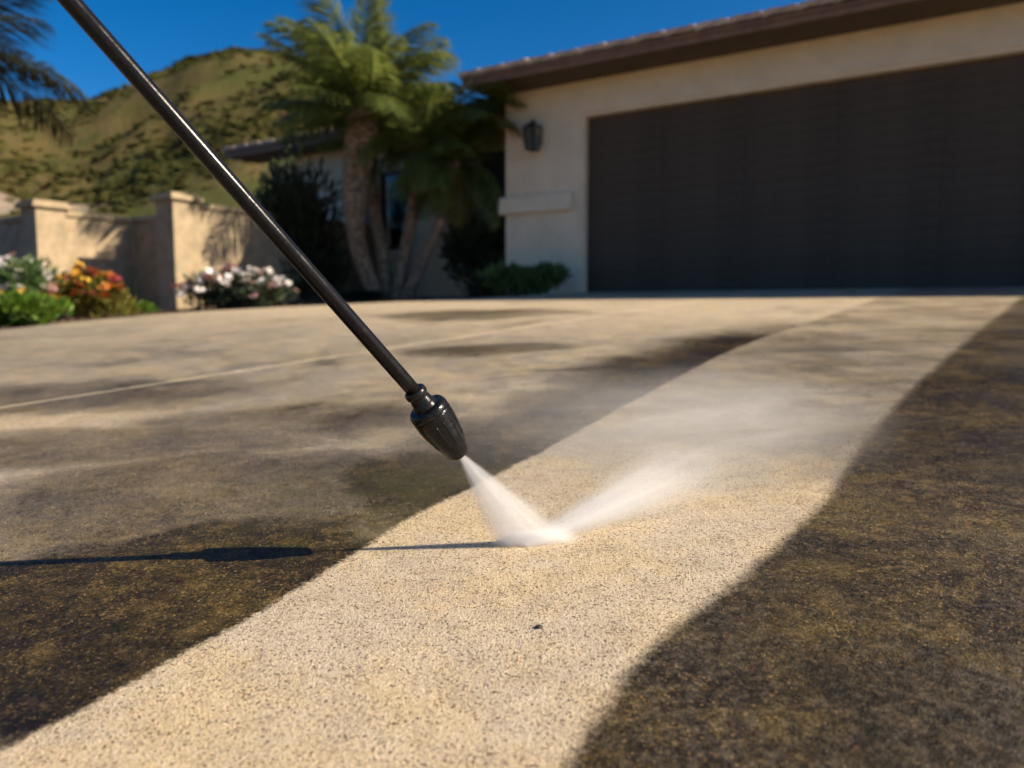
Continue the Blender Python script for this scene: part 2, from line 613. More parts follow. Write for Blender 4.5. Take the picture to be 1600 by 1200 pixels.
# ------------------------------------------------------------------ hills
def sil(px):
    pts = [(-700, 205), (-300, 185), (0, 172), (60, 170), (145, 169), (200, 152), (260, 128), (320, 104), (385, 94), (440, 96), (540, 116), (650, 150), (800, 195), (1200, 300), (1700, 360), (2600, 400)]
    for (a, b), (c, d) in zip(pts, pts[1:]):
        if px <= c:
            u = max(0, (px - a) / (c - a)); u = u * u * (3 - 2 * u) * .5 + u * .5
            return b + (d - b) * u
    return pts[-1][1]


def hill_h(az, r):
    px = 800 + F * math.tan(az)
    q = (HY - sil(px)) / math.hypot(F, px - 800)
    rr = 235 + 30 * math.sin(az * 5 + 1)
    u = (r - 45) / (rr - 45)
    if u <= 0:
        return 0.0
    top = q * rr
    if u < 1:
        k = u ** 1.12 * (1 - .10 * math.sin(u * math.pi) * math.sin(az * 9))
    else:
        k = max(0, 1 - ((u - 1) * 1.6) ** 2)
    x, y = r * math.sin(az), r * math.cos(az)
    fade = min(1, u * 3) * (1 - max(0, min(1, (u - .75) / .25)) * .75)
    nz = noise.fractal(Vector((x * .014, y * .014, 3.1)), .9, 2.1, 5) * 9 + noise.noise(Vector((x * .06, y * .06, 1))) * 1.6
    return max(0, top * k + nz * fade * min(1, u * 2))


def make_hill():
    mb = MB()
    na, nr = 190, 120
    a0, a1 = R(-64), R(52)
    for j in range(nr):
        r = 40 + 300 * (j / (nr - 1))
        for i in range(na):
            az = a0 + (a1 - a0) * i / (na - 1)
            mb.v.append((r * math.sin(az), r * math.cos(az), ZF - .4 + hill_h(az, r)))
    for j in range(nr - 1):
        for i in range(na - 1):
            a = j * na + i
            mb.f.append((a, a + 1, a + na + 1, a + na))
    m = NT('hill_scrub')
    g = m.mix(m.mr(m.noise(.035, 6, .65), .40, .62), (.135, .104, .038), (.088, .092, .025))
    g = m.mix(m.mr(m.noise(.16, 6, .7), .48, .66, 0, .85), g, (.075, .080, .022))
    g = m.mix(m.mr(m.noise(.06, 5, .7), .60, .72, 0, .8), g, (.21, .125, .060))
    # pale rock on the near left slope
    c0 = Vector((-.655 * 92, 92, 0))
    pr = m.n('VectorMath', {0: m.co(), 1: (c0.x, c0.y, 14.5)}, operation='DISTANCE').outputs['Value']
    rk = m.math('ADD', pr, m.math('MULTIPLY_ADD', m.noise(.35, 5, .7), 16, -8))
    g = m.mix(m.mr(rk, 13, 8, 0, .9), g, (.46, .36, .27))
    m.p(color=g, rough=.95, spec=.1, normal=m.bump(m.noise(.9, 6, .7), 1.0, 1.2))
    o = mb.build('hill', m.m, smooth=True)
    tag(o, kind='structure')


make_hill()


def ico_verts():
    bm = bmesh.new(); bmesh.ops.create_icosphere(bm, subdivisions=2, radius=1)
    v = np.array([q.co[:] for q in bm.verts]); f = np.array([[q.index for q in p.verts] for p in bm.faces]); bm.free()
    return v, f


def make_chaparral():
    g = np.random.default_rng(11)
    v0, f0 = ico_verts()
    vv, ff = [], []
    cnt = 0
    while cnt < 8000:
        az = g.uniform(R(-40), R(8)); r = 48 + 185 * g.random() ** .8
        x, y = r * math.sin(az), r * math.cos(az)
        dens = noise.fractal(Vector((x * .022, y * .022, 7)), 1, 2, 4)
        if dens < g.uniform(-.45, .5):
            continue
        px = 800 + F * math.tan(az)
        if px < 110 and 92 < r < 126 and g.random() < .9:
            continue
        k = g.uniform(.3, 1.0) * (.42 + r / 330)
        z = ZF - .4 + hill_h(az, r)
        jit = g.uniform(.6, 1.25, (len(v0), 1))
        v = v0 * jit * np.array([k * g.uniform(.8, 1.5), k * g.uniform(.8, 1.5), k * g.uniform(.26, .5)]) + np.array([x, y, z + .08 * k])
        vv.append(v); ff.append(f0 + cnt * len(v0)); cnt += 1
    mb = MB(); mb.v = [tuple(q) for q in np.concatenate(vv)]; mb.f = [tuple(int(i) for i in q) for q in np.concatenate(ff)]
    m = NT('chaparral_leaf')
    geo = m.n('NewGeometry')
    rpi = geo.outputs['Random Per Island']
    k = m.mix(rpi, (.085, .096, .024), (.155, .150, .040))
    k = m.mix(m.mr(rpi, .86, .95), k, (.16, .095, .045))
    k = m.mix(m.mr(m.noise(1.3, 5, .7), .35, .7), tuple(q for q in (.080, .084, .022)), k)
    m.p(color=k, rough=.95, spec=.1, normal=m.bump(m.noise(3, 5, .75), 1.0, .8))
    o = mb.build('chaparral', m.m)
    tag(o, 'green scrub bushes covering the hillside behind the house', 'scrub', kind='stuff')


make_chaparral()

# ------------------------------------------------------------------ house
S_CORNER = facade(790, 300, TF)[0]
S_J = facade(906, 300, TF)[0]            # left edge of the door opening
S_D1 = S_J + 4.88                         # right edge, just outside the picture
Z_DT = facade(907, 181, TF + .10)[1]
T_EAVE = TF - .60
Z_FT = facade(1000, 70, T_EAVE)[1]        # top of the fascia
Z_FB = Z_FT - .085
S_R0 = facade(722, 130, T_EAVE)[0]        # left end of the garage roof
S_R1 = 4.6
TW = TF + 1.0                             # front of the set-back wing
TW_EAVE = TW - .60
S_W0 = facade(352, 240, TW_EAVE)[0]

house = empty('house', W(S_CORNER, TF, ZF), 'beige stucco house with brown tiled roof and wide dark garage door', 'house')


def hp(mb, name, mat, parent=None, bevel=0.0):
    o = mb.build(name, M[mat], None, bevel=bevel)
    par = parent or house
    o.parent = par
    base = house.location if par is house else Vector((0, 0, 0))
    o.location = -base if par is house else Vector((0, 0, 0))
    return o


ZB = ZF - .25
TH = .22
wall = MB()
wall.sbox(S_CORNER, S_J, TF, TF + TH, ZB, Z_FB + .02)                 # pier left of the door
wall.sbox(S_J, S_D1, TF, TF + TH, Z_DT, Z_FB + .02)                   # header
wall.sbox(S_D1, S_R1 - .4, TF, TF + TH, ZB, Z_FB + .02)
wall.sbox(S_CORNER, S_CORNER + TH, TF + TH, TF + 6.5, ZB, Z_FB + .02)  # left return
wall.sbox(S_R1 - .4 - TH, S_R1 - .4, TF + TH, TF + 6.5, ZB, Z_FB + .02)
garage_wall = hp(wall, 'garage_wall', 'stucco')
# band round the pier
zb0 = facade(840, 331, TF - .07)[1]; zb1 = facade(840, 304, TF - .07)[1]
band = MB()
band.sbox(S_CORNER - .07, S_J - .085, TF - .07, TF - .001, zb0, zb1)
band.sbox(S_CORNER - .07, S_CORNER - .001, TF - .001, TF + 1.0, zb0, zb1)
hp(band, 'stucco_band', 'stucco_trim', bevel=.012)
# jamb trim of the door opening
jt = MB()
jt.sbox(S_J, S_J + .045, TF + .02, TF + .16, ZF - .03, Z_DT)
jt.sbox(S_D1 - .045, S_D1, TF + .02, TF + .16, ZF - .03, Z_DT)
jt.sbox(S_J + .045, S_D1 - .045, TF + .02, TF + .16, Z_DT - .035, Z_DT)
hp(jt, 'door_frame', 'stucco_trim')

# garage door: planks in framed sections
door = MB()
D0, D1 = S_J + .046, S_D1 - .046
ZD0, ZD1 = ZF - .015, Z_DT - .036
door.sbox(D0, D1, TF + .135, TF + .16, ZD0, ZD1)
garage_door = hp(door, 'garage_door', 'door')
garage_door['label'] = 'wide dark brown garage door of horizontal planks'
rows, cols = 18, 5
ph = (ZD1 - ZD0) / rows; pw = (D1 - D0) / cols
plank = MB(); plank.sbox(0.0008, pw - .0008, .012, .022, .0010, ph - .0010)
pme = plank.mesh('plank'); pme.materials.append(M['door'])
for r_ in range(rows):
    for c_ in range(cols):
        o = bpy.data.objects.new('plank', pme); C.objects.link(o); o.parent = garage_door
        o.location = W(D0 + c_ * pw, TF + .1135 + rnd.uniform(-.0015, .0015), ZD0 + r_ * ph)

def roof(s0, s1, te, zft, depth, hip_left, rows_=8):
    """fascia, gutter lip, soffit, deck and tiles of one roof slope that starts at the eave te"""
    pitch = R(17.5)
    rise = math.tan(pitch)
    f = MB(); f.sbox(s0, s1, te, te + .035, zft - .085, zft)
    fas = hp(f, 'fascia', 'fascia', bevel=.004)
    gl = MB(); gl.sbox(s0, s1, te - .028, te - .002, zft - .028, zft + .012)
    hp(gl, 'drip_edge', 'fascia', bevel=.006)
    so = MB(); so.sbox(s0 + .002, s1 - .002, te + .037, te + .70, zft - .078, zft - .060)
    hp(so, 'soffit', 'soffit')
    # deck with gable ends
    d = MB()
    zr = zft + depth * rise
    q = [(s0, te, zft - .002), (s1, te, zft - .002), (s1, te + depth, zr), (s0, te + depth, zr), (s0, te + 2 * depth, zft), (s1, te + 2 * depth, zft)]
    low = [(a, b, c - .03) for a, b, c in q]
    d.add([W(*x) for x in q + low], [(0, 1, 2, 3), (3, 2, 5, 4), (6, 9, 8, 7), (9, 10, 11, 8), (0, 6, 7, 1), (4, 5, 11, 10), (0, 3, 9, 6), (3, 4, 10, 9), (1, 7, 8, 2), (2, 8, 11, 5)])
    deck = hp(d, 'roof', 'soffit')
    for sa in (s0 + .42, s1 - .42):
        a = [W(sa, te + .6, zft - .085), W(sa, te + 2 * depth - .6, zft - .085), W(sa, te + depth, zr - .06)]
        b = [W(sa + .12, te + .6, zft - .085), W(sa + .12, te + 2 * depth - .6, zft - .085), W(sa + .12, te + depth, zr - .06)]
        hp(MB().add(a + b, [(0, 1, 2), (5, 4, 3), (0, 3, 4, 1), (1, 4, 5, 2), (2, 5, 3, 0)]), 'gable', 'stucco')
    # tiles
    tw, tl = .335, .40
    tm = MB()
    prof = [(0, 0), (.05, .014), (.11, .018), (.17, .012), (.225, .010), (.28, .018), (.327, .004)]
    top = [(x, 0, .056 + z) for x, z in prof] + [(x, tl + .06, .056 + z) for x, z in prof]
    bot = [(x, 0, z) for x, z in prof] + [(x, tl + .06, z) for x, z in prof]
    npf = len(prof)
    vs_ = top + bot
    fs = []
    for i in range(npf - 1):
        fs.append((i, i + 1, npf + i + 1, npf + i))
        b0 = 2 * npf
        fs.append((b0 + i + 1, b0 + i, b0 + npf + i, b0 + npf + i + 1))
        fs.append((b0 + i, b0 + i + 1, i + 1, i))
    fs.append((2 * npf, 0, npf, 3 * npf)); fs.append((npf - 1, 3 * npf - 1, 4 * npf - 1, 2 * npf - 1))
    tm.add(vs_, fs)
    tme = tm.mesh('roof_tile'); tme.materials.append(M['tile'])
    rz = math.atan2(FD.y, FD.x)
    n_s = int((s1 - s0 + .04) / tw)
    for j in range(rows_):
        for i in range(n_s):
            o = bpy.data.objects.new('roof_tile', tme); C.objects.link(o); o.parent = deck
            off = .5 * tw if j % 2 else 0
            if off and i == n_s - 1:
                off = .2 * tw
            tt = -.055 + j * tl * math.cos(pitch)
            o.location = W(s0 - .02 + i * tw + off, te + tt, zft + .022 + tt * rise + .004 * rnd.random())
            o.rotation_euler = (pitch - R(2.2) + R(rnd.uniform(-.7, .7)), R(rnd.uniform(-.8, .8)), rz + R(rnd.uniform(-.5, .5)))
    return deck


roof(S_R0, S_R1, T_EAVE, Z_FT, 3.6, True, 9)

# set-back wing between the garage and the garden wall
Z_WFT = facade(470, 219, TW_EAVE)[1]
S_W1 = S_CORNER + TH + .3
ww = MB()
s_win0, s_win1 = facade(592, 300, TW)[0], facade(640, 300, TW)[0]
s_en0, s_en1 = facade(742, 300, TW)[0], S_CORNER - .01
z_w0, z_w1 = ZF + .75, facade(600, 268, TW)[1]
zt = Z_WFT - .07
ww.sbox(S_W0 + .45, s_win0, TW, TW + TH, ZB, zt)
ww.sbox(s_win0, s_win1, TW, TW + TH, ZB, z_w0)
ww.sbox(s_win0, s_win1, TW, TW + TH, z_w1, zt)
ww.sbox(s_win1, s_en0, TW, TW + TH, ZB, zt)
ww.sbox(s_en0, s_en1, TW, TW + TH, ZF + 2.1, zt)
ww.sbox(S_W0 + .45, S_W0 + .45 + TH, TW + TH, TW + 5, ZB, zt)
hp(ww, 'wing_wall', 'stucco')
win = MB()
for a, b, c, d in ((s_win0, s_win0 + .06, z_w0, z_w1), (s_win1 - .06, s_win1, z_w0, z_w1), (s_win0 + .06, s_win1 - .06, z_w0, z_w0 + .06), (s_win0 + .06, s_win1 - .06, z_w1 - .06, z_w1)):
    win.sbox(a, b, TW + .05, TW + .12, c, d)
window = hp(win, 'window', 'window_frame')
hp(MB().sbox(s_win0 + .061, s_win1 - .061, TW + .08, TW + .086, z_w0 + .061, z_w1 - .061), 'pane', 'glass', window)
cu = MB()
nf = 40
for i in range(nf + 1):
    u = i / nf
    s_ = s_win0 + .07 + (s_win1 - s_win0 - .14) * u
    t_ = TW + .16 + .018 * math.sin(u * 40)
    cu.v.append(tuple(W(s_, t_, z_w0 + .02))); cu.v.append(tuple(W(s_, t_, z_w1 - .02)))
for i in range(nf):
    cu.f.append((2 * i, 2 * i + 2, 2 * i + 3, 2 * i + 1))
hp(cu, 'curtain', 'curtain', window)
ed = MB()
ed.sbox(s_en0 + .05, s_en1 - .02, TW + .10, TW + .15, ZF, ZF + 2.1)
entry = hp(ed, 'entry_door', 'entry_door')
for i in range(2):
    for j in range(3):
        wdt = (s_en1 - s_en0 - .07) / 2
        hp(MB().sbox(s_en0 + .09 + i * wdt, s_en0 + .01 + (i + 1) * wdt, TW + .08, TW + .099, ZF + .12 + j * .66, ZF + .66 + j * .66), 'door_panel', 'entry_door', entry, bevel=.01)
hd = MB().tube([W(s_en0 + .13, TW + .10, ZF + 1.0), W(s_en0 + .13, TW + .03, ZF + 1.0), W(s_en0 + .22, TW + .03, ZF + 1.0)], [.012, .012, .010], 8)
hp(hd, 'door_handle', 'iron', entry)
# gate posts / shutter beside the window, pale in the photo
hp(MB().sbox(s_win0 - .34, s_win0 - .05, TW - .03, TW - .002, z_w0 - .05, z_w1 + .05), 'shutter', 'window_frame', None)
roof(S_W0, S_R0 + .25, TW_EAVE, Z_WFT, 3.0, True, 8)


# wall lantern on the pier
def lantern():
    s_, z_ = facade(833, 215, TF - .12)
    base = W(s_, TF, z_)
    e = empty('wall_lantern', base, 'dark iron lantern on the stucco pier left of the garage door', 'lamp')
    par = lambda mb, n_, m_, **k: mb.build(n_, M[m_], e, **k)
    b = MB().sbox(s_ - .055, s_ + .055, TF - .022, TF - .002, z_ - .08, z_ + .17)
    par(b, 'backplate', 'iron', bevel=.006)
    arm = MB().tube([W(s_, TF - .02, z_ + .10), W(s_, TF - .07, z_ + .19), W(s_, TF - .13, z_ + .215), W(s_, TF - .14, z_ + .185)], [.010] * 4, 8)
    par(arm, 'arm', 'iron', smooth=True)
    c = (s_, TF - .14)
    def ring(r0, z0, r1, z1):
        q0 = [W(c[0] + a * r0, c[1] + b_ * r0, z0) for a, b_ in ((-1, -1), (1, -1), (1, 1), (-1, 1))]
        q1 = [W(c[0] + a * r1, c[1] + b_ * r1, z1) for a, b_ in ((-1, -1), (1, -1), (1, 1), (-1, 1))]
        return q0 + q1
    cap = MB().box8(ring(.105, z_ + .105, .025, z_ + .18))
    cap.tube([W(*c, z_ + .175), W(*c, z_ + .20)], [.02, .012], 8)
    par(cap, 'lantern_roof', 'iron')
    par(MB().box8(ring(.055, z_ - .165, .07, z_ - .14)), 'lantern_base', 'iron')
    for a, b_ in ((-1, -1), (1, -1), (1, 1), (-1, 1)):
        par(MB().tube([W(c[0] + a * .066, c[1] + b_ * .066, z_ - .14), W(c[0] + a * .088, c[1] + b_ * .088, z_ + .105)], [.008, .008], 6), 'corner_post', 'iron')
    par(MB().box8(ring(.058, z_ - .139, .080, z_ + .104)), 'lantern_glass', 'lamp_glass')
    par(MB().tube([W(*c, z_ - .138), W(*c, z_ - .02)], [.014, .012], 8), 'candle_tube', 'curtain')


lantern()


# ------------------------------------------------------------------ garden wall
def garden_wall():
    p1 = Vector((-5.80, 9.50)); s1, t1 = st(*p1)
    A = .87 + .40
    e = empty('garden_wall', W(s1, t1, T(*p1)), 'tan block garden wall with capped pillars in front of the hill', 'wall')
    zt1 = 1.53; cap_h = .07
    g = MB(); blocks = []
    thick = .16

    def run(a, b, ztop, z0):
        """a wall from a to b, both (s,t) along one axis, face on the near side"""
        (sa, ta), (sb, tb) = a, b
        L_ = math.hypot(sb - sa, tb - ta)
        d = ((sb - sa) / L_, (tb - ta) / L_)
        core = MB()
        if abs(d[1]) > .5:      # runs along n: visible face points to +s
            core.sbox(sa - thick, sa - .006, min(ta, tb), max(ta, tb), z0 - .2, ztop - cap_h - .002)
        else:
            core.sbox(min(sa, sb), max(sa, sb), ta + .006, ta + thick, z0 - .2, ztop - cap_h - .002)
        core.build('mortar_core', M['mortar'], e)
        rows_ = 7; bh = (ztop - cap_h - z0) / rows_
        bl = .40
        for r_ in range(rows_):
            k = -(.5 * bl if r_ % 2 else 0)
            while k < L_ - .01:
                x0, x1 = max(0, k) + .005, min(L_, k + bl) - .005
                k += bl
                if x1 - x0 < .04:
                    continue
                z_a, z_b = z0 + r_ * bh + .005, z0 + (r_ + 1) * bh - .005
                pr = rnd.uniform(0, .004)
                mb = MB()
                if abs(d[1]) > .5:
                    ya, yb = ta + d[1] * x0, ta + d[1] * x1
                    mb.sbox(sa - .05, sa + pr, min(ya, yb), max(ya, yb), z_a, z_b)
                else:
                    xa, xb = sa + d[0] * x0, sa + d[0] * x1
                    mb.sbox(min(xa, xb), max(xa, xb), ta - pr, ta + .05, z_a, z_b)
                mb.build('block', M['wall_block'], e)
        cp_ = MB()
        if abs(d[1]) > .5:
            cp_.sbox(sa - thick - .03, sa + .035, min(ta, tb), max(ta, tb), ztop - cap_h, ztop)
        else:
            cp_.sbox(min(sa, sb), max(sa, sb), ta - .035, ta + thick + .03, ztop - cap_h, ztop)
        cp_.build('coping', M['wall_block'], e, bevel=.012)

    def pillar(s_, t_, ztop, w=.36):
        z0 = T(*W(s_, t_).xy)
        p = MB().sbox(s_ - w, s_, t_, t_ + w, z0 - .2, ztop - .09).build('pillar', M['wall_block'], e, bevel=.01)
        c = MB().sbox(s_ - w - .05, s_ + .05, t_ - .05, t_ + w + .05, ztop - .088, ztop - .03)
        c.sbox(s_ - w - .025, s_ + .025, t_ - .025, t_ + w + .025, ztop - .03, ztop)
        o = c.build('pillar_cap', M['wall_block'], None, bevel=.008)
        o.parent = p
        o.location = (0, 0, 0)

    z1 = T(*p1)
    pillar(s1, t1, 1.645)
    run((s1 - .05, t1 + .36), (s1 - .05, t1 + A), 1.55, z1)
    s2 = s1 + 1.10 + .30
    t2 = t1 + A - .12
    run((s1 - .05, t1 + A + .001), (s2 - .36, t1 + A + .001), 1.55, z1)
    pillar(s2, t2 - .24, 1.735)
    run((s2 - .05, t2 + .12), (s2 - .05, TW - .02), 1.655, z1 + .06)
    run((s1 - 4.5, t1 + .12), (s1 - .36, t1 + .12), 1.50, z1 - .02)


garden_wall()


# ------------------------------------------------------------------ palms
def frond_mesh(name, L_, droop, seed, n=52, mat='frond', leaf=.30):
    g = random.Random(seed)
    mb = MB()
    pts = []
    p = Vector((0, 0, 0)); ang = 0.0
    N_ = 14
    for i in range(N_ + 1):
        pts.append(p.copy())
        u = i / N_
        ang = -droop * (u ** 1.35)
        p = p + Vector((math.cos(ang), .04 * math.sin(3 * u + seed), math.sin(ang))) * (L_ / N_)
    mb.tube(pts, [.016 * (1 - .85 * i / N_) for i in range(N_ + 1)], 5)
    for i in range(n):
        u = .13 + .87 * (i + g.random() * .5) / n
        x = u * N_; k = min(int(x), N_ - 1)
        b = pts[k].lerp(pts[k + 1], x - k)
        tan = (pts[k + 1] - pts[k]).normalized()
        side = Vector((0, 1, 0)); up = tan.cross(side) * -1
        ll = leaf * L_ * (math.sin(math.pi * min(1, .18 + .80 * u)) ** .7) * g.uniform(.82, 1.1) + .05
        for sgn in (-1, 1):
            fw = g.uniform(.50, .85)
            d = (tan * fw + side * sgn * .85 + up * g.uniform(.12, .50)).normalized()
            mid = b + d * ll * .55
            tip = b + d * ll + Vector((0, 0, -.16 * ll * g.uniform(.4, 2.0)))
            wv = tan.cross(d).cross(d).normalized() * (.0075 * (L_ / 1.3))
            o = len(mb.v)
            mb.v += [tuple(b + wv * .6), tuple(b - wv * .6), tuple(mid + wv), tuple(mid - wv), tuple(tip)]
            mb.f += [(o, o + 1, o + 3, o + 2), (o + 2, o + 3, o + 4)]
    me = mb.mesh(name)
    me.materials.append(M[mat])
    return me


def trunk_mesh(pts, rads, seed, rough=.12):
    """a leaning palm trunk with the diamond stubs of old leaf bases"""
    mb = MB()
    g = random.Random(seed)
    P_ = smooth_poly3(pts, 14)
    m = len(P_)
    seg = 22
    def rad(i, k):
        u = i / (m - 1) * (len(rads) - 1)
        j = min(int(u), len(rads) - 2)
        r = rads[j] + (rads[j + 1] - rads[j]) * (u - j)
        sc = (i * 1.0 + (k * 3.0)) % 6 / 6.0
        sc2 = (i * 1.0 - (k * 3.0)) % 6 / 6.0
        return r * (1 + rough * (max(sc, sc2) - .5) + rough * .5 * noise.noise(Vector((i * .7, k * 1.1, seed))))
    mb.tube(P_, rad, seg)
    return mb


def smooth_poly3(pts, k):
    out = []
    pts = [Vector(p) for p in pts]
    for i in range(len(pts) - 1):
        p0, p1, p2, p3 = pts[max(i - 1, 0)], pts[i], pts[i + 1], pts[min(i + 2, len(pts) - 1)]
        for j in range(k):
            u = j / k
            out.append(.5 * ((2 * p1) + (p2 - p0) * u + (2 * p0 - 5 * p1 + 4 * p2 - p3) * u * u + (3 * p1 - p0 - 3 * p2 + p3) * u ** 3))
    out.append(pts[-1])
    return out


FR = [frond_mesh('frond', 1.55, d, i, 85, leaf=.30) for i, d in enumerate((.45, .7, .95, 1.2))]
FR_S = [frond_mesh('frond', 1.12, d, i + 9, 66, 'frond_fill_light') for i, d in enumerate((.9, 1.3, 1.7))]
FR_DRY = [frond_mesh('frond', 1.0, d, i + 19, 56, 'frond_dry') for i, d in enumerate((1.3, 1.8))]
FR_K = [frond_mesh('frond', 1.35, d, i + 29, 70, 'frond_dark') for i, d in enumerate((.8, 1.1, 1.3))]


def crown(parent, c, n_, meshes, seed, el0=82, el1=-35, az_bias=None, dry=0, scale=1.0):
    g = random.Random(seed)
    for i in range(n_):
        az = i * 2.39996 + g.uniform(-.25, .25)
        u = (i + .5) / n_
        el = R(el0 + (el1 - el0) * u ** .9 + g.uniform(-7, 7))
        me = g.choice(FR_DRY) if (dry and i >= n_ - dry) else g.choice(meshes)
        o = bpy.data.objects.new('frond', me); C.objects.link(o); o.parent = parent
        o.location = Vector(c) - parent.location + Vector((math.cos(az), math.sin(az), 0)) * .03 + Vector((0, 0, .12 * (1 - u) - .05))
        o.rotation_euler = (g.uniform(-.35, .35), -el, az)
        k = scale * g.uniform(.82, 1.12)
        o.scale = (k, k, k)


def main_palm():
    d0 = 10.6
    base = at(603, 452, d0)
    base.z = T(base.x, base.y) - .06
    e = empty('date_palm', base, 'clump of slender palms with several curved trunks before the house', 'palm tree')
    def tr(pts, rads, seed, rough=.14):
        P3 = [at(x, y, d) for x, y, d in pts]
        P3[0].z = min(P3[0].z, T(P3[0].x, P3[0].y) - .08)
        trunk_mesh(P3, rads, seed, rough).build('trunk', M['bark'], e)
        return P3[-1]
    c1 = tr([(592, 458, 10.55), (572, 425, 10.5), (557, 370, 10.45), (555, 300, 10.4), (563, 220, 10.4), (567, 178, 10.4)], [.12, .105, .115, .17, .21, .20], 1, .2)
    c2 = tr([(606, 457, 10.75), (599, 400, 10.8), (585, 330, 10.85), (578, 255, 10.9), (585, 215, 10.9)], [.10, .09, .085, .10, .12], 2)
    c3 = tr([(618, 457, 10.6), (632, 400, 10.6), (645, 330, 10.55), (656, 265, 10.5), (662, 225, 10.5)], [.10, .085, .085, .12, .13], 3)
    c4 = tr([(632, 457, 10.5), (664, 400, 10.4), (690, 345, 10.3), (703, 290, 10.3), (708, 255, 10.3)], [.085, .075, .075, .10, .11], 4)
    crown(e, c1, 34, FR, 1, 88, 6)
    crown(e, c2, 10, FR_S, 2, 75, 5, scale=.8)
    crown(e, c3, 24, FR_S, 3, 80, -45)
    # sunlit fronds leaning over the garage corner
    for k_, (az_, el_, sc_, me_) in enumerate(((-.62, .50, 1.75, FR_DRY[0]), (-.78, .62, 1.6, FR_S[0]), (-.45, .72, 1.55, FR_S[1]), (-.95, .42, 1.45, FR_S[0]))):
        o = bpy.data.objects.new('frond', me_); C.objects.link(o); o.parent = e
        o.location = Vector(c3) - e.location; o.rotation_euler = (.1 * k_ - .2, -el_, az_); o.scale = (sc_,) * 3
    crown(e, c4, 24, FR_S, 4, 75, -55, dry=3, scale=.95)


main_palm()


def left_palm():
    base = at(-95, 470, 7.2)
    base.z = T(base.x, base.y) - .06
    e = empty('palm_tree', base, 'dark palm at the left edge with fronds reaching into the sky', 'palm tree')
    c = at(-120, 85, 7.2)
    trunk_mesh([base, base.lerp(c, .35) + Vector((-.08, 0, 0)), base.lerp(c, .7), c], [.14, .12, .13, .17], 9).build('trunk', M['bark'], e)
    crown(e, c, 26, FR_K, 12, 84, -4, scale=1.0)


left_palm()


# ------------------------------------------------------------------ shrubs and flowers
def leaf_cloud(mb, c, rx, ry, h, n_, size, seed, upright=.3, shell=.55, lumps=7, narrow=.45):
    g = random.Random(seed)
    ls = [(Vector((g.uniform(-.6, .6) * rx, g.uniform(-.6, .6) * ry, h * g.uniform(.25, .75))), g.uniform(.35, .6)) for _ in range(lumps)]
    ls.append((Vector((0, 0, h * .45)), .75))
    for i in range(n_):
        lc, lr = g.choice(ls)
        d = Vector((g.gauss(0, 1), g.gauss(0, 1), g.gauss(0, 1))).normalized()
        r = lr * (shell + (1 - shell) * g.random() ** .5) * g.uniform(.7, 1.12)
        p = lc + Vector((d.x * rx * r, d.y * ry * r, d.z * h * .6 * r))
        if p.z < .01:
            p.z = g.uniform(.01, .10) * h
        ax = (d + Vector((0, 0, upright * 2)) + Vector((g.uniform(-.6, .6), g.uniform(-.6, .6), g.uniform(-.4, .4)))).normalized()
        sd = ax.cross(Vector((g.uniform(-1, 1), g.uniform(-1, 1), g.uniform(-1, 1)))).normalized()
        k = size * g.uniform(.6, 1.3)
        q = Vector(c) + p
        o = len(mb.v)
        nrm = ax.cross(sd) * (k * .12)
        mb.v += [tuple(q), tuple(q + ax * k * .5 + sd * k * narrow * .5 + nrm), tuple(q + ax * k), tuple(q + ax * k * .5 - sd * k * narrow * .5 + nrm)]
        mb.f += [(o, o + 1, o + 2), (o, o + 2, o + 3)]


def flower_mesh(name, mat, r=.04, petals=5, seed=0):
    g = random.Random(seed)
    mb = MB()
    for hd_ in range(4):
        c = Vector((g.uniform(-1, 1), g.uniform(-1, 1), g.uniform(-.5, .5))) * r * .8
        for i in range(petals):
            a = 2 * math.pi * i / petals + g.random()
            d = Vector((math.cos(a), math.sin(a), g.uniform(.1, .6)))
            s_ = Vector((-math.sin(a), math.cos(a), 0))
            o = len(mb.v)
            mb.v += [tuple(c), tuple(c + d * r * .6 + s_ * r * .38), tuple(c + d * r * 1.05), tuple(c + d * r * .6 - s_ * r * .38)]
            mb.f += [(o, o + 1, o + 2, o + 3)]
    me = mb.mesh(name); me.materials.append(M[mat])
    return me


FL = {k: [flower_mesh('flower', 'petal_' + k, .042, 5, i) for i in range(3)] for k in ('white', 'pink', 'yellow', 'orange', 'red')}


def shrub(name, label, px, depth, hw, h, leaf, n_, size, seed, upright=.3, flowers=None, nf_=0, ry=None, fscale=1.0, narrow=.45, cat='shrub', group=None, lumps=7):
    b = at(px, 450, depth)
    b.z = T(b.x, b.y) - .05
    e = empty(name, b, label, cat, group)
    mb = MB()
    leaf_cloud(mb, b, hw, ry or hw * .8, h, n_, size, seed, upright, lumps=lumps, narrow=narrow)
    mb.build('foliage', M[leaf], e)
    g = random.Random(seed + 50)
    for i in range(6):
        a = g.uniform(0, 6.28)
        tip = b + Vector((math.cos(a) * hw * .5, math.sin(a) * hw * .4, h * g.uniform(.55, .85)))
        MB().tube([b + Vector((math.cos(a) * .04, math.sin(a) * .04, -.02)), b.lerp(tip, .5) + Vector((0, 0, h * .06)), tip], [.014, .009, .004], 6).build('stem', M['stem'], e)
    for i in range(nf_):
        kind = g.choice(flowers)
        o = bpy.data.objects.new('flower', g.choice(FL[kind])); C.objects.link(o); o.parent = e
        a = g.uniform(0, 6.28); rr = g.random() ** .5
        x, y = math.cos(a) * rr, math.sin(a) * rr
        o.location = Vector((x * hw * 1.0, y * (ry or hw * .8), h * (1.04 - .55 * rr * rr + g.uniform(-.14, .12))))
        o.rotation_euler = (g.uniform(-.6, .6), g.uniform(-.6, .6), a)
        k = fscale * g.uniform(.7, 1.4)
        o.scale = (k, k, k)
    return e


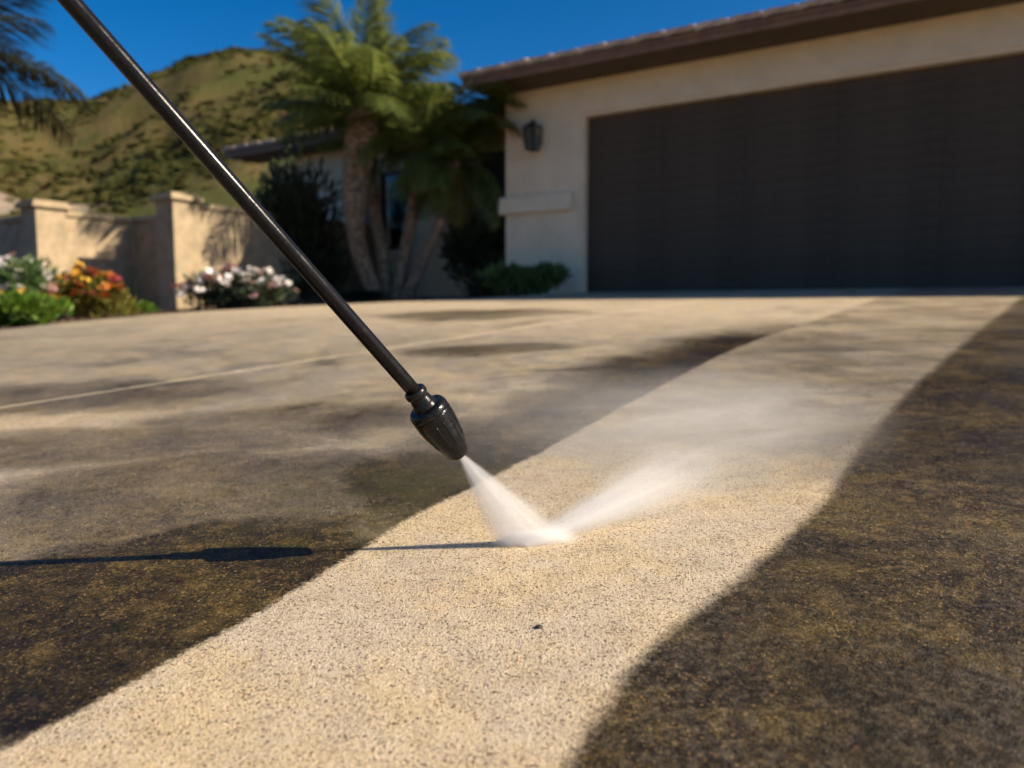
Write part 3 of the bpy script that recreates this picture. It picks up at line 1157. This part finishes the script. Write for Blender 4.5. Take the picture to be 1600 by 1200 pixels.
shrub('dark_shrub', 'tall dark green shrub between garden wall and palm clump', 478, 11.2, .66, 1.80, 'leaf_dark', 4200, .13, 21, .9, narrow=.32, lumps=11)
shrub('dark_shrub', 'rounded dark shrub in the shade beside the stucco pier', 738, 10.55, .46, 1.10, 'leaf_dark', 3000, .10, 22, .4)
shrub('pier_shrub', 'low green leafy shrub at the foot of the stucco pier', 822, 9.12, .50, .40, 'leaf_mid', 2600, .10, 23, .6, ry=.22, lumps=10)
shrub('flower_shrub', 'white flowering shrub at the driveway edge under the second pillar', 372, 8.75, .70, .42, 'leaf_grey', 2600, .085, 24, .5, ['white', 'white', 'white', 'pink'], 110, ry=.40, fscale=.95, lumps=10)
shrub('flower_shrub', 'orange and yellow flowering shrub before the left pillar', 138, 7.75, .42, .46, 'leaf_orange', 2400, .075, 25, .5, ['orange', 'yellow', 'yellow', 'yellow', 'pink', 'orange', 'red'], 60, ry=.34, lumps=9)
shrub('flower_shrub', 'white flowering shrub at the left edge behind bright ground cover', 14, 7.5, .46, .60, 'leaf_mid', 2400, .075, 26, .5, ['white', 'white', 'white', 'pink'], 110, ry=.36, fscale=1.0, lumps=8)
shrub('ground_cover', 'bright lime green ground cover at the left driveway edge', 18, 6.55, .42, .25, 'leaf_bright', 2600, .075, 27, .5, ['yellow'], 8, ry=.40, fscale=.8, cat='ground cover', lumps=9)
shrub('ground_cover', 'small lime green tuft between orange shrub and pillar shadow', 216, 8.3, .24, .13, 'leaf_bright', 700, .06, 28, .4, ry=.2, cat='ground cover')
shrub('low_plant', 'small dark green plant at the foot of the palm trunks', 560, 10.2, .35, .14, 'leaf_dark', 700, .07, 29, .4, ry=.2, cat='plant')
shrub('climbing_shrub', 'loose green shrub overtopping the garden wall beside the tiled roof', 432, 11.9, .55, 2.15, 'leaf_mid', 1600, .10, 30, .6, ry=.4, lumps=9)

# dead leaves and mulch on the bed
mul = MB()
g_ = random.Random(5)
for i in range(5000):
    s_, t_ = g_.uniform(-10.5, -5.2), g_.uniform(3.0, 9.3)
    q = W(s_, t_)
    z = T(q.x, q.y) - .04
    if q.y > 12 or q.x > .6:
        continue
    a = g_.uniform(0, 6.28); k = g_.uniform(.012, .04)
    u = Vector((math.cos(a), math.sin(a), g_.uniform(-.2, .3))) * k; w_ = Vector((-math.sin(a), math.cos(a), g_.uniform(-.2, .2))) * k * .4
    c_ = Vector((q.x, q.y, z + .012))
    mul.add([c_ - u, c_ + w_ + Vector((0, 0, .006)), c_ + u, c_ - w_ + Vector((0, 0, .004))], [(0, 1, 2), (0, 2, 3)])
o = mul.build('mulch', simple('mulch_chip', (.15, .095, .055), .95, .4, 30))
tag(o, 'brown mulch chips on the planting bed', 'mulch', kind='stuff')


# ------------------------------------------------------------------ the pressure washer lance
TOP = Vector((-.337, .611, .535)); COL = Vector((-.095, .757, .218)); TIP = Vector((-.052, .786, .149))
IMP = ground(822, 849)


def lance():
    ax = (TIP - COL).normalized()
    ax2 = (COL - TOP).normalized()
    axis = (TIP - TOP).normalized()
    back = TOP - ax2 * .55
    e = empty('spray_lance', COL, 'black pressure washer lance with barrel nozzle held above the concrete', 'lance')
    # pipe
    pts = [back.lerp(COL + ax2 * .012, i / 24) for i in range(25)]
    MB().tube(pts, [.0074] * 25, 40).build('pipe', M['pipe'], e, smooth=True)
    def lathe(prof, name, mat, seg=48, knurl=None):
        mb = MB()
        P_ = [COL + ax * a for a, r in prof]
        rr = [r for a, r in prof]
        if knurl:
            k0, k1, dep, cnt = knurl
            def rad(i, k):
                a, r = prof[i]
                f = 1.0 if k0 < a < k1 else 0.0
                return r - dep * f * (1.0 if (k * cnt // seg * seg // cnt == k) else 0.0)
            mb.tube(P_, rad, seg)
        else:
            mb.tube(P_, rr, seg)
        o = mb.build(name, M[mat], e, smooth=True)
        b = o.modifiers.new('split', 'EDGE_SPLIT'); b.split_angle = R(40)
        return o
    # collar with a rounded lip
    lathe([(-.0040, .0080), (-.0046, .0100), (-.0030, .0113), (.0000, .0116), (.0026, .0111), (.0034, .0102), (.0040, .0101), (.0070, .0102), (.0076, .0107), (.0110, .0109), (.0118, .0116), (.0160, .0128), (.0200, .0134), (.0250, .0136)], 'collar', 'collar')
    # shoulder cup of the barrel
    lathe([(.0182, .0120), (.0170, .0150), (.0166, .0172), (.0172, .0186), (.0190, .0198), (.0215, .0206), (.0242, .0209), (.0250, .0207), (.0252, .0199), (.0262, .0198)], 'shoulder', 'nozzle')
    # barrel
    prof = [(.0258, .0190), (.0260, .0203), (.0275, .0208)]
    for i in range(1, 30):
        u = i / 29
        prof.append((.0275 + u * (.0800 - .0275), .0208 - .0085 * (u ** 1.5)))
    prof += [(.0820, .0112), (.0829, .0095), (.0829, .0050), (.0815, .0040)]
    lathe(prof, 'barrel', 'nozzle', 64)
    # shallow grip ribs along the barrel
    u0 = ax.orthogonal().normalized(); w0 = ax.cross(u0)
    for i in range(14):
        a = 2 * math.pi * i / 14
        dv = u0 * math.cos(a) + w0 * math.sin(a)
        P_ = []
        for j in range(9):
            u = .10 + .62 * j / 8
            P_.append(COL + ax * (.0275 + u * .0525) + dv * (.0208 - .0085 * (u ** 1.5) - .0004))
        MB().tube(P_, [.0004] + [.0011] * 7 + [.0004], 6).build('grip_rib', M['nozzle'], e, smooth=True)
    # black tip insert
    tipc = COL + ax * .0805
    MB().tube([tipc, tipc + ax * .0040], [.0048, .0040], 20).build('outlet', M['collar'], e, smooth=True)
    return COL + ax * .0840


OUT = lance()


# ------------------------------------------------------------------ water
def volume_mat(name, dens_builder, color=(1, 1, 1), aniso=0.0):
    m = NT(name)
    m.t.nodes.remove(m.b)
    pv = m.n('VolumePrincipled', {'Color': color, 'Anisotropy': aniso})
    m.set(pv.inputs['Density'], dens_builder(m))
    m.t.links.new(pv.outputs[0], m.out.inputs['Volume'])
    return m.m


def frame_obj(o, origin, z_axis, x_hint):
    z = z_axis.normalized(); x = (x_hint - z * x_hint.dot(z)).normalized(); y = z.cross(x)
    o.matrix_world = Matrix(((x.x, y.x, z.x, origin.x), (x.y, y.y, z.y, origin.y), (x.z, y.z, z.z, origin.z), (0, 0, 0, 1)))


def cone_volume(name, origin, end, r0, r1, flat, peak, xh, mat_fn, parent, extra=1.0):
    L_ = (end - origin).length * extra
    mb = MB()
    seg = 28
    N_ = 8
    for i in range(N_ + 1):
        u = i / N_
        r = (r0 + (r1 - r0) * u) * 1.02
        for k in range(seg):
            a = 2 * math.pi * k / seg
            mb.v.append((r * math.cos(a), r * flat * math.sin(a), u * L_))
    for i in range(N_):
        for k in range(seg):
            k2 = (k + 1) % seg
            mb.f.append((i * seg + k, i * seg + k2, (i + 1) * seg + k2, (i + 1) * seg + k))
    mb.f.append(tuple(reversed(range(seg)))); mb.f.append(tuple(N_ * seg + k for k in range(seg)))
    o = mb.build(name, None)
    m = mat_fn(L_)
    o.data.materials.append(m)
    frame_obj(o, origin, end - origin, xh)
    o.parent = parent
    o.matrix_parent_inverse = parent.matrix_world.inverted() if False else Matrix.Translation(-parent.location)
    return o


spray = empty('water_spray', IMP, 'white fan of water jetting from the nozzle onto the concrete', 'water')


def jet_density(r0, r1, flat, peak, tail=None, streak=.5, soft=.15):
    def fn(L_):
        def dens(m):
            s = m.n('SeparateXYZ', {0: m.co()})
            u = m.math('DIVIDE', s.outputs[2], L_)
            r = m.math('MULTIPLY_ADD', u, r1 - r0, r0)
            x = m.math('DIVIDE', s.outputs[0], r); y = m.math('DIVIDE', s.outputs[1], m.math('MULTIPLY', r, flat))
            rr = m.math('SQRT', m.math('ADD', m.math('MULTIPLY', x, x), m.math('MULTIPLY', y, y)))
            fall = m.mr(rr, 1.0, soft)
            vec = m.n('CombineXYZ', {0: m.math('MULTIPLY', x, 3.2), 1: m.math('MULTIPLY', y, 3.2), 2: m.math('MULTIPLY', u, 1.1)}).outputs[0]
            nz = m.mr(m.noise(1.6, 4, .6, vec), .3, .72, 1 - streak, 1 + streak)
            d = m.math('MULTIPLY', m.math('MULTIPLY', fall, nz), peak)
            if tail:
                a, b = tail
                d = m.math('MULTIPLY', d, m.math('POWER', m.mr(u, a, b, 1, 0, smooth=False), 1.8))
            else:
                d = m.math('MULTIPLY', d, m.math('DIVIDE', .0135, r))
            return d
        return volume_mat('water_spray_volume', dens, (1, 1, 1), .0)
    return fn


right = Vector((1, 0, 0))
GN = Vector((-SLOPE * NN.x, -SLOPE * NN.y, 1)).normalized()
IMP2 = ground(829, 849)
cone_volume('fan_jet', OUT, IMP2 + (IMP2 - OUT).normalized() * .05, .0042, .066, .30, 1, right, jet_density(.0042, .066, .30, 165, None, .5, .42), spray)
# rebound sheet along the ground
d1 = ground(1120, 765) - ground(850, 848)
o1 = IMP + right * .014 + GN * .003
cone_volume('rebound_jet', o1 - d1.normalized() * .02, o1 + d1 * 1.15 + GN * .048, .011, .125, .42, 1, right + Vector((0, -.6, 0)), jet_density(.011, .125, .42, 84, (.0, .92), .6, .0), spray)


def mist(name, c, rad, dens_, rotz, streak=1.0):
    mb = MB()
    bm = bmesh.new(); bmesh.ops.create_icosphere(bm, subdivisions=3, radius=1)
    me = bpy.data.meshes.new(name); bm.to_mesh(me); bm.free()
    o = obj(name, me)
    o.scale = rad; o.location = Vector(c) - spray.location; o.rotation_euler = (0, 0, rotz); o.parent = spray

    def dens(m):
        ln = m.n('VectorMath', {0: m.co()}, operation='LENGTH').outputs['Value']
        f = m.mr(ln, 1.0, .0)
        mp = m.n('Mapping', {'Vector': m.co(), 'Scale': (1.1, 2.6, 2.0)}).outputs[0]
        nz = m.mr(m.noise(1.7, 4, .6, mp, .4), .40, .72, 1 - streak, 1 + streak)
        return m.math('MULTIPLY', m.math('MULTIPLY', m.math('POWER', f, 1.3), nz), dens_)
    me.materials.append(volume_mat('mist_volume', dens, (1, .99, .97)))
    tag(o, kind='stuff')
    return o


# flat burst where the jet meets the concrete
gb = ground(838, 847)
mist('impact_burst', gb + GN * .004, (.062, .022, .013), 170, .15, .3)
gm = ground(1150, 740)
mist('mist', gm + Vector((0, 0, .055)), (.42, .21, .09), 2.0, math.atan2(d1.y, d1.x), .6)
gm2 = ground(1040, 690)
mist('mist', gm2 + Vector((0, 0, .05)), (.72, .40, .11), 1.1, math.atan2(d1.y, d1.x) + .1, .5)


# droplets thrown out of the splash
def droplets():
    g = random.Random(77)
    v0, f0 = None, None
    bm = bmesh.new(); bmesh.ops.create_icosphere(bm, subdivisions=1, radius=1)
    v0 = [q.co.copy() for q in bm.verts]; f0 = [[q.index for q in p.verts] for p in bm.faces]; bm.free()
    mb = MB()
    for i in range(500):
        u = g.random() ** .8
        spread = g.gauss(0, .22)
        d = Vector((d1.x * math.cos(spread) - d1.y * math.sin(spread), d1.x * math.sin(spread) + d1.y * math.cos(spread), 0))
        p = IMP + d * (u * g.uniform(.5, 2.2)) 
        p.z = T(p.x, p.y) + abs(g.gauss(0, .02 + .05 * u)) + .002
        k = g.uniform(.0002, .0005)
        st_ = g.uniform(1, 3.0)
        dd = d.normalized()
        mb.add([p + q * k + dd * (q.dot(dd) * k * (st_ - 1)) for q in v0], f0)
    m = NT('water_drop')
    m.p(color=(.95, .97, 1), rough=.02, trans=1.0, ior=1.33)
    o = mb.build('droplet', m.m, spray, smooth=True)
    tag(o, kind='stuff')


droplets()

# small dark pebble on the washed lane
pc = ground(842, 981)
bm = bmesh.new(); bmesh.ops.create_icosphere(bm, subdivisions=3, radius=1)
for v in bm.verts:
    q = v.co * (1 + .28 * noise.noise(v.co * 1.7 + Vector((3, 1, 2))))
    v.co = Vector((q.x * .0032, q.y * .0026, q.z * .0016))
me = bpy.data.meshes.new('pebble'); bm.to_mesh(me); bm.free()
o = obj('pebble', me, M['pebble'], loc=pc + Vector((0, 0, .0011)))
tag(o, 'tiny dark pebble lying on the pale washed strip of concrete', 'pebble')
